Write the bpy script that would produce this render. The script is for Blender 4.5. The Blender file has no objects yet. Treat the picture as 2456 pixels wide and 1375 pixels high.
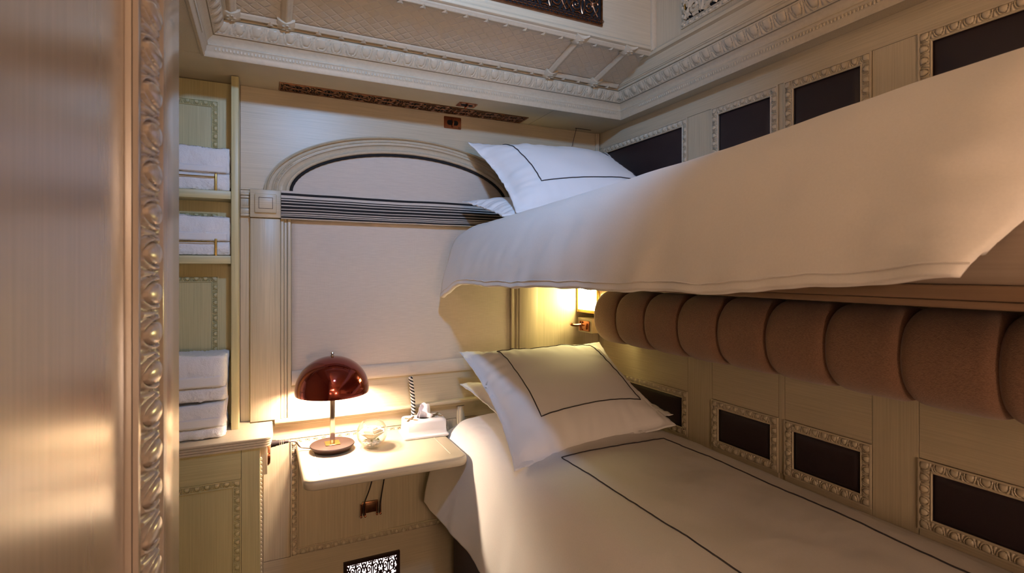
import bpy, bmesh, math, random
import numpy as np
from mathutils import Vector, noise as mnoise
random.seed(7)
scene = bpy.context.scene
COL = scene.collection
EYE = 1.35            # eye height; everything below is laid out from eye level and lifted at the end
PI = math.pi

# ------------------------------------------------------------------ camera, world, exposure
cd = bpy.data.cameras.new('camera'); cam = bpy.data.objects.new('camera', cd); COL.objects.link(cam)
cd.sensor_width = 36.0; cd.lens = 36.0 * 1248 / 2456; cd.shift_y = -37.5 / 2456
cd.clip_start = 0.02
cam.rotation_euler = (PI / 2, 0, -math.atan(596 / 1248))
cd.dof.use_dof = True; cd.dof.focus_distance = 1.95; cd.dof.aperture_fstop = 9.0
scene.camera = cam
world = bpy.data.worlds.new('world'); scene.world = world; world.use_nodes = True
world.node_tree.nodes['Background'].inputs[0].default_value = (0.02, 0.018, 0.016, 1)
scene.view_settings.view_transform = 'Standard'
scene.view_settings.look = 'None'
scene.view_settings.gamma = 1.0
scene.view_settings.use_curve_mapping = False
scene.view_settings.exposure = 0.12
scene.cycles.use_denoising = True
scene.cycles.sample_clamp_indirect = 6.0
# strengths of the lamps; ceiling spot unseen, wall globes and cove strip added as fill
S_CEIL, C_CEIL = 72.0, (0.29, 0.55, 1.0)
S_TABLE, C_TABLE = 950.0, (1.0, 0.80, 0.60)
S_SCONCE, C_SCONCE = 58.0, (1.0, 0.82, 0.34)
S_FILL, S_FILL_LOW, C_FILL = 76.0, 90.0, (1.0, 0.67, 0.47)
S_COVE, C_COVE = 32.0, (1.0, 0.70, 0.48)
S_GRILLE, C_GRILLE = 5.0, (1.0, 0.80, 0.80)

# ------------------------------------------------------------------ materials
def mat(name, col, rough=0.5, metal=0.0, streak=None, streak_amt=0.12, bump=None, bump_amt=0.1, spec=0.5,
        emit=None, emit_s=0.0, coat=0.0, coat_r=.03, sheen=0.0, trans=0.0, ior=1.45, sub=0.0, col2=None):
    m = bpy.data.materials.new(name); m.use_nodes = True
    nt = m.node_tree; N = nt.nodes; L = nt.links
    b = N['Principled BSDF']
    b.inputs['Base Color'].default_value = (*col, 1)
    b.inputs['Roughness'].default_value = rough
    b.inputs['Metallic'].default_value = metal
    b.inputs['Specular IOR Level'].default_value = spec
    b.inputs['Coat Weight'].default_value = coat
    b.inputs['Coat Roughness'].default_value = coat_r
    b.inputs['Sheen Weight'].default_value = sheen
    b.inputs['Transmission Weight'].default_value = trans
    b.inputs['IOR'].default_value = ior
    if emit:
        b.inputs['Emission Color'].default_value = (*emit, 1); b.inputs['Emission Strength'].default_value = emit_s
    tc = N.new('ShaderNodeTexCoord')
    def noise(scale, detail=3.0):
        mp = N.new('ShaderNodeMapping'); mp.inputs['Scale'].default_value = scale
        L.new(tc.outputs['Object'], mp.inputs['Vector'])
        n = N.new('ShaderNodeTexNoise'); n.inputs['Scale'].default_value = 1.0; n.inputs['Detail'].default_value = detail
        L.new(mp.outputs['Vector'], n.inputs['Vector'])
        return n.outputs['Fac']
    if streak:
        f = noise(streak)
        mr = N.new('ShaderNodeMapRange'); mr.inputs['From Min'].default_value = 0.25; mr.inputs['From Max'].default_value = 0.75
        L.new(f, mr.inputs['Value'])
        mx = N.new('ShaderNodeMix'); mx.data_type = 'RGBA'
        c2 = col2 or tuple(c * (1 - streak_amt * 2) for c in col)
        mx.inputs['A'].default_value = (*c2, 1); mx.inputs['B'].default_value = (*[min(1, c * (1 + streak_amt * .5)) for c in col], 1)
        L.new(mr.outputs['Result'], mx.inputs['Factor'])
        L.new(mx.outputs['Result'], b.inputs['Base Color'])
    if bump:
        f2 = noise(bump)
        bp = N.new('ShaderNodeBump'); bp.inputs['Strength'].default_value = bump_amt; bp.inputs['Distance'].default_value = 0.002
        L.new(f2, bp.inputs['Height']); L.new(bp.outputs['Normal'], b.inputs['Normal'])
    return m

CREAM = (0.52, 0.445, 0.31)
CREAM_YELLOW_LIT = (0.54, 0.49, 0.265)  # cream with the yellow light on shelves and cabinet put into the paint
V_ = (260, 260, 5); H_ = (5, 5, 260)
paint_v = mat('cream dragged paint, vertical grain', CREAM, .36, streak=V_, streak_amt=.09, bump=V_, bump_amt=.12)
paint_h = mat('cream dragged paint, horizontal grain', CREAM, .36, streak=H_, streak_amt=.09, bump=H_, bump_amt=.12)
paint_m = mat('cream paint on mouldings', (0.52, 0.445, 0.32), .36, streak=(90, 90, 90), streak_amt=.05)
yellow_lit_v = mat('sage cream paint, vertical grain', CREAM_YELLOW_LIT, .38, streak=V_, streak_amt=.09, bump=V_, bump_amt=.12)
yellow_lit_h = mat('sage cream paint, horizontal grain', CREAM_YELLOW_LIT, .38, streak=H_, streak_amt=.09, bump=H_, bump_amt=.12)
yellow_lit_m = mat('yellow-lit cream paint on mouldings', CREAM_YELLOW_LIT, .36, streak=(90, 90, 90), streak_amt=.05)
door_p = mat('cream lacquered door', (0.40, 0.335, 0.295), .24, streak=V_, streak_amt=.06, bump=V_, bump_amt=.02, spec=1.0, coat=1.0, coat_r=.22)
cotton = mat('white cotton', (0.77, 0.735, 0.69), .8, streak=(300, 300, 300), streak_amt=.02, bump=(700, 700, 700), bump_amt=.08, sheen=.15)
cotton_b = mat('white percale', (0.80, 0.785, 0.77), .8, bump=(700, 700, 700), bump_amt=.08, sheen=.15)
terry = mat('white terry', (0.83, 0.82, 0.81), .95, bump=(300, 300, 300), bump_amt=1.0, sheen=.4)
terry_band = mat('white woven band', (0.80, 0.79, 0.78), .85, bump=(20, 20, 900), bump_amt=.35)
thread = mat('dark grey embroidery', (0.045, 0.038, 0.04), .7)
linen = mat('pale linen', (0.58, 0.51, 0.435), .9, streak=(25, 25, 520), streak_amt=.06, bump=(500, 25, 25), bump_amt=.25)
black_t = mat('black trimming', (0.008, 0.007, 0.008), .8, bump=(500, 500, 500), bump_amt=.5)
tweed = mat('brown woven tweed', (0.30, 0.165, 0.105), .92, streak=(800, 160, 800), streak_amt=.22, bump=(420, 420, 420), bump_amt=.6, sheen=.3, col2=(0.16, 0.085, 0.053))
leather = mat('dark aubergine leather', (0.022, 0.014, 0.017), .42, bump=(260, 260, 260), bump_amt=.12, spec=.45)
bronze = mat('antique bronze', (0.30, 0.145, 0.075), .34, 1.0, streak=(60, 60, 60), streak_amt=.2)
copper = mat('polished copper', (0.50, 0.21, 0.12), .22, 1.0)
dark_br = mat('dark bronze', (0.045, 0.025, 0.02), .45, .7)
brass = mat('brass', (0.75, 0.50, 0.16), .25, 1.0)
chrome = mat('nickel', (0.72, 0.66, 0.58), .12, 1.0)
shade_m = mat('glossy oxblood acrylic', (0.22, 0.022, 0.010), .09, .75, spec=.8, coat=.6)
base_m = mat('dark brown lamp base', (0.022, 0.011, 0.009), .5, .2)
cable_m = mat('dark brown cable', (0.02, 0.013, 0.012), .5)
void_m = mat('dark void', (0.006, 0.006, 0.007), .9)
bedbase = mat('dark brown bed base', (0.035, 0.022, 0.018), .6)
bunk_m = mat('bunk cream lacquer darkened by shade', (0.37, 0.295, 0.24), .42, streak=(260, 4, 260), streak_amt=.06)  # base colour darkened to carry the duvet's shadow on the fascia
bunk_d = mat('bunk brown rail', (0.25, 0.16, 0.10), .42, streak=(260, 4, 260), streak_amt=.1)
porcelain = mat('white glazed ceramic', (0.82, 0.80, 0.80), .18, coat=.4)
tissue_m = mat('tissue paper', (0.85, 0.80, 0.82), .9)
petal_m = mat('ivory petals', (0.86, 0.80, 0.66), .7)
pebble_m = mat('white pebbles', (0.85, 0.82, 0.76), .6)
leaf_m = mat('dried green leaf', (0.10, 0.12, 0.03), .6)
gilt_m = mat('aged gilt relief', (0.24, 0.17, 0.10), .5, .3)
def thin_glass(name):
    m = bpy.data.materials.new(name); m.use_nodes = True; nt = m.node_tree; nt.nodes.clear()
    t = nt.nodes.new('ShaderNodeBsdfTransparent'); g = nt.nodes.new('ShaderNodeBsdfGlossy'); x = nt.nodes.new('ShaderNodeMixShader'); f = nt.nodes.new('ShaderNodeLayerWeight'); o = nt.nodes.new('ShaderNodeOutputMaterial')
    p = nt.nodes.new('ShaderNodeMath'); p.operation = 'POWER'; p.inputs[1].default_value = 2.6; q = nt.nodes.new('ShaderNodeMath'); q.operation = 'MULTIPLY_ADD'; q.inputs[1].default_value = .85; q.inputs[2].default_value = .04
    t.inputs[0].default_value = (.985, .99, .985, 1); g.inputs['Roughness'].default_value = .02; f.inputs[0].default_value = .5
    nt.links.new(f.outputs['Facing'], p.inputs[0]); nt.links.new(p.outputs[0], q.inputs[0]); nt.links.new(q.outputs[0], x.inputs[0]); nt.links.new(t.outputs[0], x.inputs[1]); nt.links.new(g.outputs[0], x.inputs[2]); nt.links.new(x.outputs[0], o.inputs[0]); return m
glass_m = thin_glass('clear glass')
cordw = mat('white cord yarn', (0.75, 0.70, 0.66), .8)
floor_m = mat('dark carpet', (0.10, 0.07, 0.055), .95, bump=(400, 400, 400), bump_amt=.6)
white_lin = mat('mattress ticking', (0.7, 0.66, 0.6), .85)

def emis(name, col, s):
    m = bpy.data.materials.new(name); m.use_nodes = True
    nt = m.node_tree; nt.nodes.clear()
    e = nt.nodes.new('ShaderNodeEmission'); o = nt.nodes.new('ShaderNodeOutputMaterial')
    e.inputs[0].default_value = (*col, 1); e.inputs[1].default_value = s
    nt.links.new(e.outputs[0], o.inputs[0]); return m
em_ceil = emis('spotlight lens glow', C_CEIL, 6.0)
em_table = emis('bulb glow', C_TABLE, S_TABLE)
em_sconce = emis('sconce glow', C_SCONCE, S_SCONCE)
em_fill = emis('added fill globe glow', C_FILL, S_FILL)
em_fill_low = emis('lower added fill globe glow', C_FILL, S_FILL_LOW)
em_cove = emis('added cove strip glow', C_COVE, S_COVE)
em_grille = emis('underfloor glow', C_GRILLE, S_GRILLE)

# pressed tin ceiling: cream paint with a fine embossed diamond lattice
def tin_mat():
    m = mat('pressed tin, cream', (0.54, 0.465, 0.35), .42)
    nt = m.node_tree; N = nt.nodes; L = nt.links; b = N['Principled BSDF']
    tc = [n for n in N if n.type == 'TEX_COORD'][0]
    outs = []
    for sg in (1, -1):
        mp = N.new('ShaderNodeMapping'); mp.inputs['Rotation'].default_value = (0, 0, sg * math.radians(48)); mp.inputs['Scale'].default_value = (1, 1, 1)
        L.new(tc.outputs['Object'], mp.inputs['Vector'])
        w = N.new('ShaderNodeTexWave'); w.inputs['Scale'].default_value = 11.0; w.inputs['Distortion'].default_value = 0.4
        L.new(mp.outputs['Vector'], w.inputs['Vector'])
        p = N.new('ShaderNodeMath'); p.operation = 'POWER'; p.inputs[1].default_value = 14.0
        L.new(w.outputs['Fac'], p.inputs[0]); outs.append(p.outputs[0])
    a = N.new('ShaderNodeMath'); a.operation = 'MAXIMUM'
    L.new(outs[0], a.inputs[0]); L.new(outs[1], a.inputs[1])
    bp = N.new('ShaderNodeBump'); bp.inputs['Strength'].default_value = .55; bp.inputs['Distance'].default_value = .002; bp.invert = True
    L.new(a.outputs[0], bp.inputs['Height']); L.new(bp.outputs['Normal'], b.inputs['Normal'])
    return m
tin = tin_mat()

# ------------------------------------------------------------------ mesh helpers
def V(*a): return np.array(a, dtype=float)
def nrm(v): v = np.asarray(v, float); return v / (np.linalg.norm(v) + 1e-12)

class M:
    def __init__(s): s.v = []; s.f = []
    def add(s, verts, faces):
        o = len(s.v); s.v.extend([tuple(map(float, p)) for p in verts]); s.f.extend([tuple(i + o for i in f) for f in faces]); return s
    def box(s, x0, x1, y0, y1, z0, z1, bev=0.0, seg=2):
        bm = bmesh.new(); bmesh.ops.create_cube(bm, size=1)
        for v in bm.verts:
            v.co = ((x0 + x1) / 2 + v.co.x * (x1 - x0), (y0 + y1) / 2 + v.co.y * (y1 - y0), (z0 + z1) / 2 + v.co.z * (z1 - z0))
        if bev > 0:
            bmesh.ops.bevel(bm, geom=bm.edges[:], offset=bev, segments=seg, profile=.5, affect='EDGES')
        bm.verts.index_update()
        s.add([v.co[:] for v in bm.verts], [[v.index for v in f.verts] for f in bm.faces]); bm.free(); return s
    def grid(s, pts, cu=False, cv=False):
        # pts [nu][nv][3]
        nu, nv = len(pts), len(pts[0]); o = len(s.v)
        for r in pts: s.v.extend([tuple(map(float, p)) for p in r])
        for i in range(nu if cu else nu - 1):
            for j in range(nv if cv else nv - 1):
                a = i * nv + j; b = ((i + 1) % nu) * nv + j; c = ((i + 1) % nu) * nv + (j + 1) % nv; d = i * nv + (j + 1) % nv
                s.f.append((o + a, o + b, o + c, o + d))
        return s
    def fan(s, ring):
        o = len(s.v); s.v.extend([tuple(map(float, p)) for p in ring]); c = np.mean(np.array(ring), axis=0); s.v.append(tuple(c))
        n = len(ring)
        for i in range(n): s.f.append((o + i, o + (i + 1) % n, o + n))
        return s
    def lathe(s, prof, c=(0, 0, 0), n=32, axis='Z'):
        pts = []
        for r, h in prof:
            row = []
            for k in range(n):
                a = 2 * PI * k / n; p = (r * math.cos(a), r * math.sin(a), h)
                if axis == 'X': p = (h, p[0], p[1])
                elif axis == 'Y': p = (p[0], h, p[1])
                row.append((p[0] + c[0], p[1] + c[1], p[2] + c[2]))
            pts.append(row)
        return s.grid(pts, cv=True)
    def tube(s, path, r, n=6, closed=False, caps=True):
        P_ = [V(*p) for p in path]; m = len(P_); rows = []
        up = V(0.13, 0.31, 0.94)
        for i in range(m):
            if closed: t = nrm(P_[(i + 1) % m] - P_[i - 1])
            else: t = nrm(P_[min(i + 1, m - 1)] - P_[max(i - 1, 0)])
            x = np.cross(up, t)
            if np.linalg.norm(x) < 1e-3: x = np.cross(V(1, 0, 0), t)
            x = nrm(x); y = np.cross(t, x)
            rr = r[i] if isinstance(r, (list, tuple)) else r
            rows.append([P_[i] + rr * (math.cos(2 * PI * k / n) * x + math.sin(2 * PI * k / n) * y) for k in range(n)])
        s.grid(rows, cu=closed, cv=True)
        if caps and not closed: s.fan(rows[0]); s.fan(rows[-1])
        return s
    def ell(s, c, r, n=10, m=7):
        rows = []
        for i in range(m + 1):
            a = -PI / 2 + PI * i / m
            rows.append([(c[0] + r[0] * math.cos(a) * math.cos(2 * PI * k / n), c[1] + r[1] * math.cos(a) * math.sin(2 * PI * k / n), c[2] + r[2] * math.sin(a)) for k in range(n)])
        return s.grid(rows, cv=True)
    def prism(s, pts, ext):
        # pts: planar polygon (3D), extruded by vector ext
        n = len(pts); a = [V(*p) for p in pts]; b = [p + V(*ext) for p in a]
        o = len(s.v); s.v.extend([tuple(p) for p in a + b])
        s.f.append(tuple(o + i for i in range(n))[::-1]); s.f.append(tuple(o + n + i for i in range(n)))
        for i in range(n): s.f.append((o + i, o + (i + 1) % n, o + n + (i + 1) % n, o + n + i))
        return s
    def mesh(s, name, material, off=(0, 0, 0), angle=40, merge=True):
        me = bpy.data.meshes.new(name)
        o = V(*off)
        vv = np.array(s.v) - o
        bm = bmesh.new()
        me.from_pydata([tuple(p) for p in vv], [], s.f)
        bm.from_mesh(me)
        if merge: bmesh.ops.remove_doubles(bm, verts=bm.verts[:], dist=1e-5)
        bmesh.ops.recalc_face_normals(bm, faces=bm.faces[:])
        bm.to_mesh(me); bm.free()
        me.polygons.foreach_set('use_smooth', [True] * len(me.polygons))
        if angle < 180: me.set_sharp_from_angle(angle=math.radians(angle))
        me.materials.append(material); return me
    def part(s, name, material, parent, angle=40, label=None):
        off = V(*world_loc(parent))
        me = s.mesh(name, material, off, angle); ob = bpy.data.objects.new(name, me); COL.objects.link(ob); ob.parent = parent
        if label: ob['label'] = label
        return ob
    def base(s):
        a = np.array(s.v); lo, hi = a.min(0), a.max(0); return ((lo[0] + hi[0]) / 2, (lo[1] + hi[1]) / 2, lo[2])
    def top(s, name, material, label=None, cat=None, group=None, kind=None, angle=40):
        b = s.base(); me = s.mesh(name, material, b, angle); ob = bpy.data.objects.new(name, me); COL.objects.link(ob); ob.location = b
        tag(ob, label, cat, group, kind); return ob

LOC = {}
def world_loc(o):
    p = V(0, 0, 0)
    while o is not None: p = p + V(*o.location); o = o.parent
    return p
def tag(o, label=None, cat=None, group=None, kind=None):
    if label: o['label'] = label
    if cat: o['category'] = cat
    if group: o['group'] = group
    if kind: o['kind'] = kind
def thing(name, label, cat, loc, group=None, kind=None):
    o = bpy.data.objects.new(name, None); COL.objects.link(o); o.location = loc; o.empty_display_size = .05
    tag(o, label, cat, group, kind); return o
def struct(name, loc=(0, 0, 0), label=None, cat=None):
    return thing(name, label, cat, loc, kind='structure')

# ---- carved egg-and-dart strip as a height field
def eggs(u, v):
    """u in [-.5,.5] along one repeat, v in [0,1] across the band (egg tip at v=1) -> relief 0..1"""
    ru = .275; rv = .62; vc = .27
    d = math.hypot(u / (ru * (1 - .10 * v)), (v - vc) / rv)
    if d < 1: return .30 + .70 * math.sqrt(max(0, 1 - d * d * .95))
    if d < 1.14: return -.12
    if d < 1.55:
        t = (d - 1.14) / .41; return .15 + .42 * min(1, 3.2 * t, 3.2 * (1 - t))
    h = -.12
    e = abs(abs(u) - .5); w = .02 + .105 * max(0, v - .12)
    if e < w: h = .52 * (1 - (e / w) ** 2) ** .6
    return h

def strip(m, A, d, L, I, N, W, period, depth, mit0=1, mit1=1, ncol=20, b0=.2, b1=.78, prof=None, nb=12, flip=False):
    """carved moulding along d from A, width W along I, relief along N; mit = inset per unit width at each end"""
    A, d, I, N = V(*A), nrm(d), nrm(I), nrm(N)
    if prof is None:
        prof = lambda w: .62 if w < .14 else (.30 if w < .19 else (.28 + .25 * math.sin(PI * min(1, (w - .1) / .75)) if w < .81 else (.22 if w < .85 else .22 + .30 * math.sin(PI * (w - .85) / .15))))
    ws = [(0.0, 0), (0.0, 1), (.07, 1), (.135, 1), (.15, 1)]
    ws += [(b0 + (b1 - b0) * k / nb, 1) for k in range(nb + 1)]
    ws += [(b1 + .04, 1), (.87, 1), (.905, 1), (.94, 1), (.975, 1), (1.0, 1), (1.0, 0)]
    n = max(2, int(round(L / period))); per = L / n; nc = n * ncol
    rows = []
    for w, on in ws:
        r = []
        for i in range(nc + 1):
            x0 = w * W * mit0; x1 = L - w * W * mit1
            x = x0 + (x1 - x0) * i / nc
            h = 0.0
            if on:
                h = prof(w)
                if b0 <= w <= b1:
                    u = (x / per) % 1.0 - .5; vv = (w - b0) / (b1 - b0); vv = 1 - vv if flip else vv
                    h += .62 * eggs(u, vv) - .12
            r.append(A + d * x + I * (w * W) + N * (h * depth))
        rows.append(r)
    m.grid(rows)
    return m

def egg_frame(m, O, U, Vv, N, u0, u1, v0, v1, W, period, depth, ncol=20):
    O, U, Vv, N = V(*O), nrm(U), nrm(Vv), nrm(N)
    pt = lambda a, b: O + U * a + Vv * b
    strip(m, pt(u0, v1), U, u1 - u0, -Vv, N, W, period, depth, ncol=ncol)
    strip(m, pt(u0, v0), U, u1 - u0, Vv, N, W, period, depth, ncol=ncol)
    strip(m, pt(u0, v0), Vv, v1 - v0, U, N, W, period, depth, ncol=ncol)
    strip(m, pt(u1, v0), Vv, v1 - v0, -U, N, W, period, depth, ncol=ncol)
    return m

def spline(pts, n):
    """Catmull-Rom through 2D/3D pts -> n samples"""
    P_ = [np.array(p, float) for p in pts]; P_ = [2 * P_[0] - P_[1]] + P_ + [2 * P_[-1] - P_[-2]]
    out = []; k = len(P_) - 3
    for i in range(n):
        t = i / (n - 1) * k; j = min(int(t), k - 1); t -= j
        a, b, c, d = P_[j:j + 4]
        out.append(.5 * ((2 * b) + (-a + c) * t + (2 * a - 5 * b + 4 * c - d) * t * t + (-a + 3 * b - 3 * c + d) * t ** 3))
    return out
def ns(x, y=0., z=0.): return mnoise.noise(Vector((x, y, z)))
def smooth(a, b, x):
    t = max(0, min(1, (x - a) / (b - a))); return t * t * (3 - 2 * t)

# ================================================================== ROOM SHELL
D = 2.2; XR = 1.541; FL = -EYE; SOF = 0.696
XL = -0.62; YN = -1.75; BN = -.55; ZT = 1.10

M().box(XL - .1, XR + .1, YN - .1, D + .1, FL - .06, FL).top('floor', floor_m, kind='structure')
M().box(XL - .1, XL, YN - .1, D + .1, FL, ZT + .05).top('wall_left', paint_v, kind='structure')
M().box(XL, XR, YN - .1, YN, FL, ZT + .05).top('wall_near', paint_v, kind='structure')

# ---------------- far wall: framed boards, carved dado panel
wf = struct('wall_far', (0.5, D, FL))
M().box(XL, XR + .1, D + .006, D + .10, FL, ZT + .05).part('wall_board', paint_h, wf)
for n, x0, x1, z0, z1, mt in (('rail', -.078, 1.541, .306, SOF, paint_h), ('stile', -.078, -.045, -.566, .3045, paint_v),
                              ('rail', -.078, 1.541, -.655, -.5675, paint_h), ('stile', .0, .0935, -1.112, -.6565, paint_v),
                              ('rail', .0, .7755, FL, -1.1135, paint_h), ('stile', .737, .7755, -1.112, -.6565, paint_v),
                              ('stile', .8115, 1.53, FL, -.6565, paint_v), ('stile', 1.1715, 1.532, -.566, .3045, paint_v)):
    M().box(x0, x1, D - .001, D + .008, z0, z1, .0008, 1).part(n, mt, wf)
M().box(.095, .735, D + .002, D + .007, -1.112, -.657).part('dado_panel', paint_v, wf)
m = M(); egg_frame(m, (0, D - .001, 0), (1, 0, 0), (0, 0, 1), (0, -1, 0), .095, .735, -1.112, -.657, .027, .030, .011)
m.part('panel_moulding', paint_m, wf, 55)
M().box(.7765, .8105, D - .014, D + .004, FL, -.6, .004).box(.786, .801, D - .019, D, FL, -.6, .003).part('dado_batten', paint_v, wf)
M().box(1.516, 1.536, D - .012, D + .004, .306, SOF - .001, .003).box(1.521, 1.531, D - .018, D, .306, SOF - .002, .003).part('corner_batten', paint_m, wf)

# ---------------- right wall: stiles, rails, leather panels in carved frames
wr = struct('wall_right', (XR, .8, FL))
M().box(XR + .006, XR + .10, YN, D + .1, FL, ZT + .05).part('wall_board', paint_v, wr)
ycols = [(1.584, 2.16), (1.175, 1.458), (.882, 1.152), (.20, .766)]       # panel openings (outer edge of moulding)
zrows = [(-.668, -.487), (.10, .617)]
ys = [YN, .20, .766, .882, 1.152, 1.175, 1.458, 1.584, 2.16, D]
for k, (a, b) in enumerate(((2.16, D), (1.458, 1.584), (1.152, 1.175), (.766, .882))):
    M().box(XR - .001, XR + .008, a + .0008, b - .0008, FL if k != 2 else -.668, .617, .0007, 1).part('stile', paint_v, wr)
M().box(XR - .001, XR + .008, YN, .1992, FL, .617, .0007, 1).part('stile', paint_v, wr)
for a, b in ((1.584, 2.16), (1.175, 1.458), (.882, 1.152), (.20, .766)):
    M().box(XR - .001, XR + .0075, a + .0005, b - .0005, -.4862, .0992, .0007, 1).part('rail', paint_h, wr)
    M().box(XR - .001, XR + .0075, a + .0005, b - .0005, FL, -.6688, .0007, 1).part('rail', paint_h, wr)
M().box(XR - .001, XR + .008, YN, D, .6178, SOF, .0007, 1).part('rail', paint_h, wr)
for (a, b) in ycols:
    for (z0, z1) in zrows:
        mm = M(); W = .031
        egg_frame(mm, (XR - .001, 0, 0), (0, 1, 0), (0, 0, 1), (-1, 0, 0), a, b, z0, z1, W, .031, .0088)
        mm.part('panel_moulding', paint_m, wr, 55)
        ia, ib, iz0, iz1 = a + W - .002, b - W + .002, z0 + W - .002, z1 - W + .002
        rows = []
        for i in range(25):
            r = []
            for j in range(17):
                s_, t_ = -1 + 2 * i / 24, -1 + 2 * j / 16
                e = (1 - abs(s_) ** 10) * (1 - abs(t_) ** 8)
                r.append((XR + .005 - .009 * e, (ia + ib) / 2 + s_ * (ib - ia) / 2, (iz0 + iz1) / 2 + t_ * (iz1 - iz0) / 2))
            rows.append(r)
        M().grid(rows).part('leather_panel', leather, wr, 60, label='padded dark aubergine leather panel')

# ---------------- ceiling: soffit boards, cornice, tin slope, bulkhead, clerestory frieze
ce = struct('ceiling', (.6, 1.2, SOF))
LX, RX, FY = -.176, 1.475, 1.932
M().box(XL, 1.1352, FY, D + .05, SOF, SOF + .05, .0008, 1).part('soffit_board', paint_h, ce)
M().box(1.1368, XR + .05, FY, D + .05, SOF, SOF + .05, .0008, 1).part('soffit_board', paint_h, ce)
M().box(RX, XR + .05, YN, FY - .001, SOF, SOF + .05, .0008, 1).part('soffit_board', paint_v, ce)
M().box(XL, LX, YN, FY - .001, SOF, SOF + .05, .0008, 1).part('soffit_board', paint_v, ce)
M().box(XL - .1, XR + .1, YN - .1, D + .1, ZT, ZT + .06).part('ceiling_board', paint_v, ce)
# cornice profile: (inward from the soffit lip, up)
cprof = [(-.004, 0), (-.004, -.006), (.004, -.008), (.007, -.004), (.007, .006), (.010, .010), (.012, .024), (.016, .027), (.016, .031),
         (.013, .034), (.016, .042), (.024, .050), (.030, .053), (.032, .058)]
ctop = [(.062, .096), (.066, .099), (.066, .106), (.072, .108), (.072, .114), (.06, .118)]
def corner_pts(pr):
    # far-left, far-right mitred; runs back past the near wall
    out = []
    for w, h in pr:
        out.append([(LX + w, YN, SOF + h), (LX + w, FY - w, SOF + h), (RX - w, FY - w, SOF + h), (RX - w, YN, SOF + h)])
    return out
# egg band is a strip between (.032,.058) and (.062,.096)
bw = math.hypot(.03, .038)
names = (('cornice', ((LX, YN), (LX, FY)), 'left'), ('cornice', ((LX, FY), (RX, FY)), 'far'), ('cornice', ((RX, FY), (RX, YN)), 'right'))
cp = corner_pts(cprof); ct = corner_pts(ctop)
for k in range(3):
    mm = M()
    mm.grid([[r[k], r[k + 1]] for r in cp]); mm.grid([[r[k], r[k + 1]] for r in ct])
    if k == 0: A, d, inw, L = (LX, YN), (0, 1, 0), (1, 0), FY - YN
    elif k == 1: A, d, inw, L = (LX, FY), (1, 0, 0), (0, -1), RX - LX
    else: A, d, inw, L = (RX, YN), (0, 1, 0), (-1, 0), FY - YN
    w0 = .032
    a = V(A[0] + inw[0] * w0, A[1] + inw[1] * w0, SOF + .058)
    I = nrm((inw[0] * .03, inw[1] * .03, .038)); N = nrm((inw[0] * .038, inw[1] * .038, -.03))
    f = .03 / bw
    if k == 1: a = a + V(w0, 0, 0); L -= 2 * w0; m0 = m1 = f
    else: m0, m1 = 0, f; L -= w0
    strip(mm, a, d, L, I, N, bw, .05, .008, m0, m1, ncol=18, flip=True, b0=.12, b1=.88, prof=lambda w: .3 + .35 * math.sin(PI * w), nb=9)
    # small bead row under the cove
    nb_ = int(L / .0105)
    for i in range(nb_):
        s_ = (i + .5) / nb_ * L
        c = V(A[0], A[1], SOF + .0175) + V(*d) * (s_ + (w0 if k == 1 else 0)) + V(inw[0], inw[1], 0) * .0125
        if s_ < (L - .1 if k != 1 else 9) and (k == 1 or c[1] > .3):
            r = (.0036, .002, .0062) if k == 1 else (.002, .0036, .0062)
            mm.ell(c, r, 5, 4)
    mm.part('cornice', paint_m, ce, 50)
# tin slope at the far end
y0, z0, y1, z1 = FY - .062, SOF + .108, 1.60, .862
sl = nrm((0, y1 - y0, z1 - z0)); nn = nrm(np.cross(V(1, 0, 0), sl)); nn = nn if nn[2] < 0 else -nn
def sp(x, t, o=0.0):
    return V(x, y0 + (y1 - y0) * t, z0 + (z1 - z0) * t) + nn * o
M().prism([sp(-.115, 0), sp(1.40, 0), sp(1.40, 1), sp(-.115, 1)], tuple(-nn * .02)).part('tin_panel', tin, ce)
def reed(x0, x1, t0, t1, w, along_x):
    mm = M(); rows = []
    n = 24
    for i in range(n + 1):
        r = []
        for j in range(11):
            q = j / 10
            h = .002 + .0075 * max(0, math.sin(PI * q)) ** .6 - .004 * math.exp(-((q - .5) / .09) ** 2) * 0
            if .3 < q < .7: h += .003 * math.cos(PI * (q - .5) / .4)
            if along_x: p = sp(x0 + (x1 - x0) * i / n, t0 + (q - .5) * w, h)
            else: p = sp(x0 + (q - .5) * w, t0 + (t1 - t0) * i / n, h)
            r.append(p)
        rows.append(r)
    return mm.grid(rows)
reed(-.11, 1.39, .07, .07, .11, True).part('tin_rib', paint_m, ce)
reed(-.11, 1.39, .93, .93, .12, True).part('tin_rib', paint_m, ce)
RIBX = (-.092, .066, 1.052, 1.272)
for x in RIBX:
    reed(x, x, .06, .95, .034, False).part('tin_rib', paint_m, ce)
    for t in (.075, .925):
        rows = []
        for i in range(13):
            q = -1 + i / 6
            hw = .15 * (.78 + .22 * q * q)
            ht = .013 + .003 * math.cos(q * 3.1) - .004 * abs(q) ** 4
            rows.append([sp(x + q * .027, t - hw * .62, 0), sp(x + q * .027, t - hw * .6, ht), sp(x + q * .027, t - hw * .2, ht + .004), sp(x + q * .027, t + hw * .2, ht + .004), sp(x + q * .027, t + hw * .6, ht), sp(x + q * .027, t + hw * .62, 0)])
        mm = M().grid(rows); mm.fan(rows[0]); mm.fan(rows[-1])
        for k in range(5):
            a = 2 * PI * k / 5
            c = sp(x + .010 * math.cos(a), t + .042 * math.sin(a), .018)
            mm.ell(c, (.006, .006, .003), 6, 4)
        mm.part('rib_collar', paint_m, ce)
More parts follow.
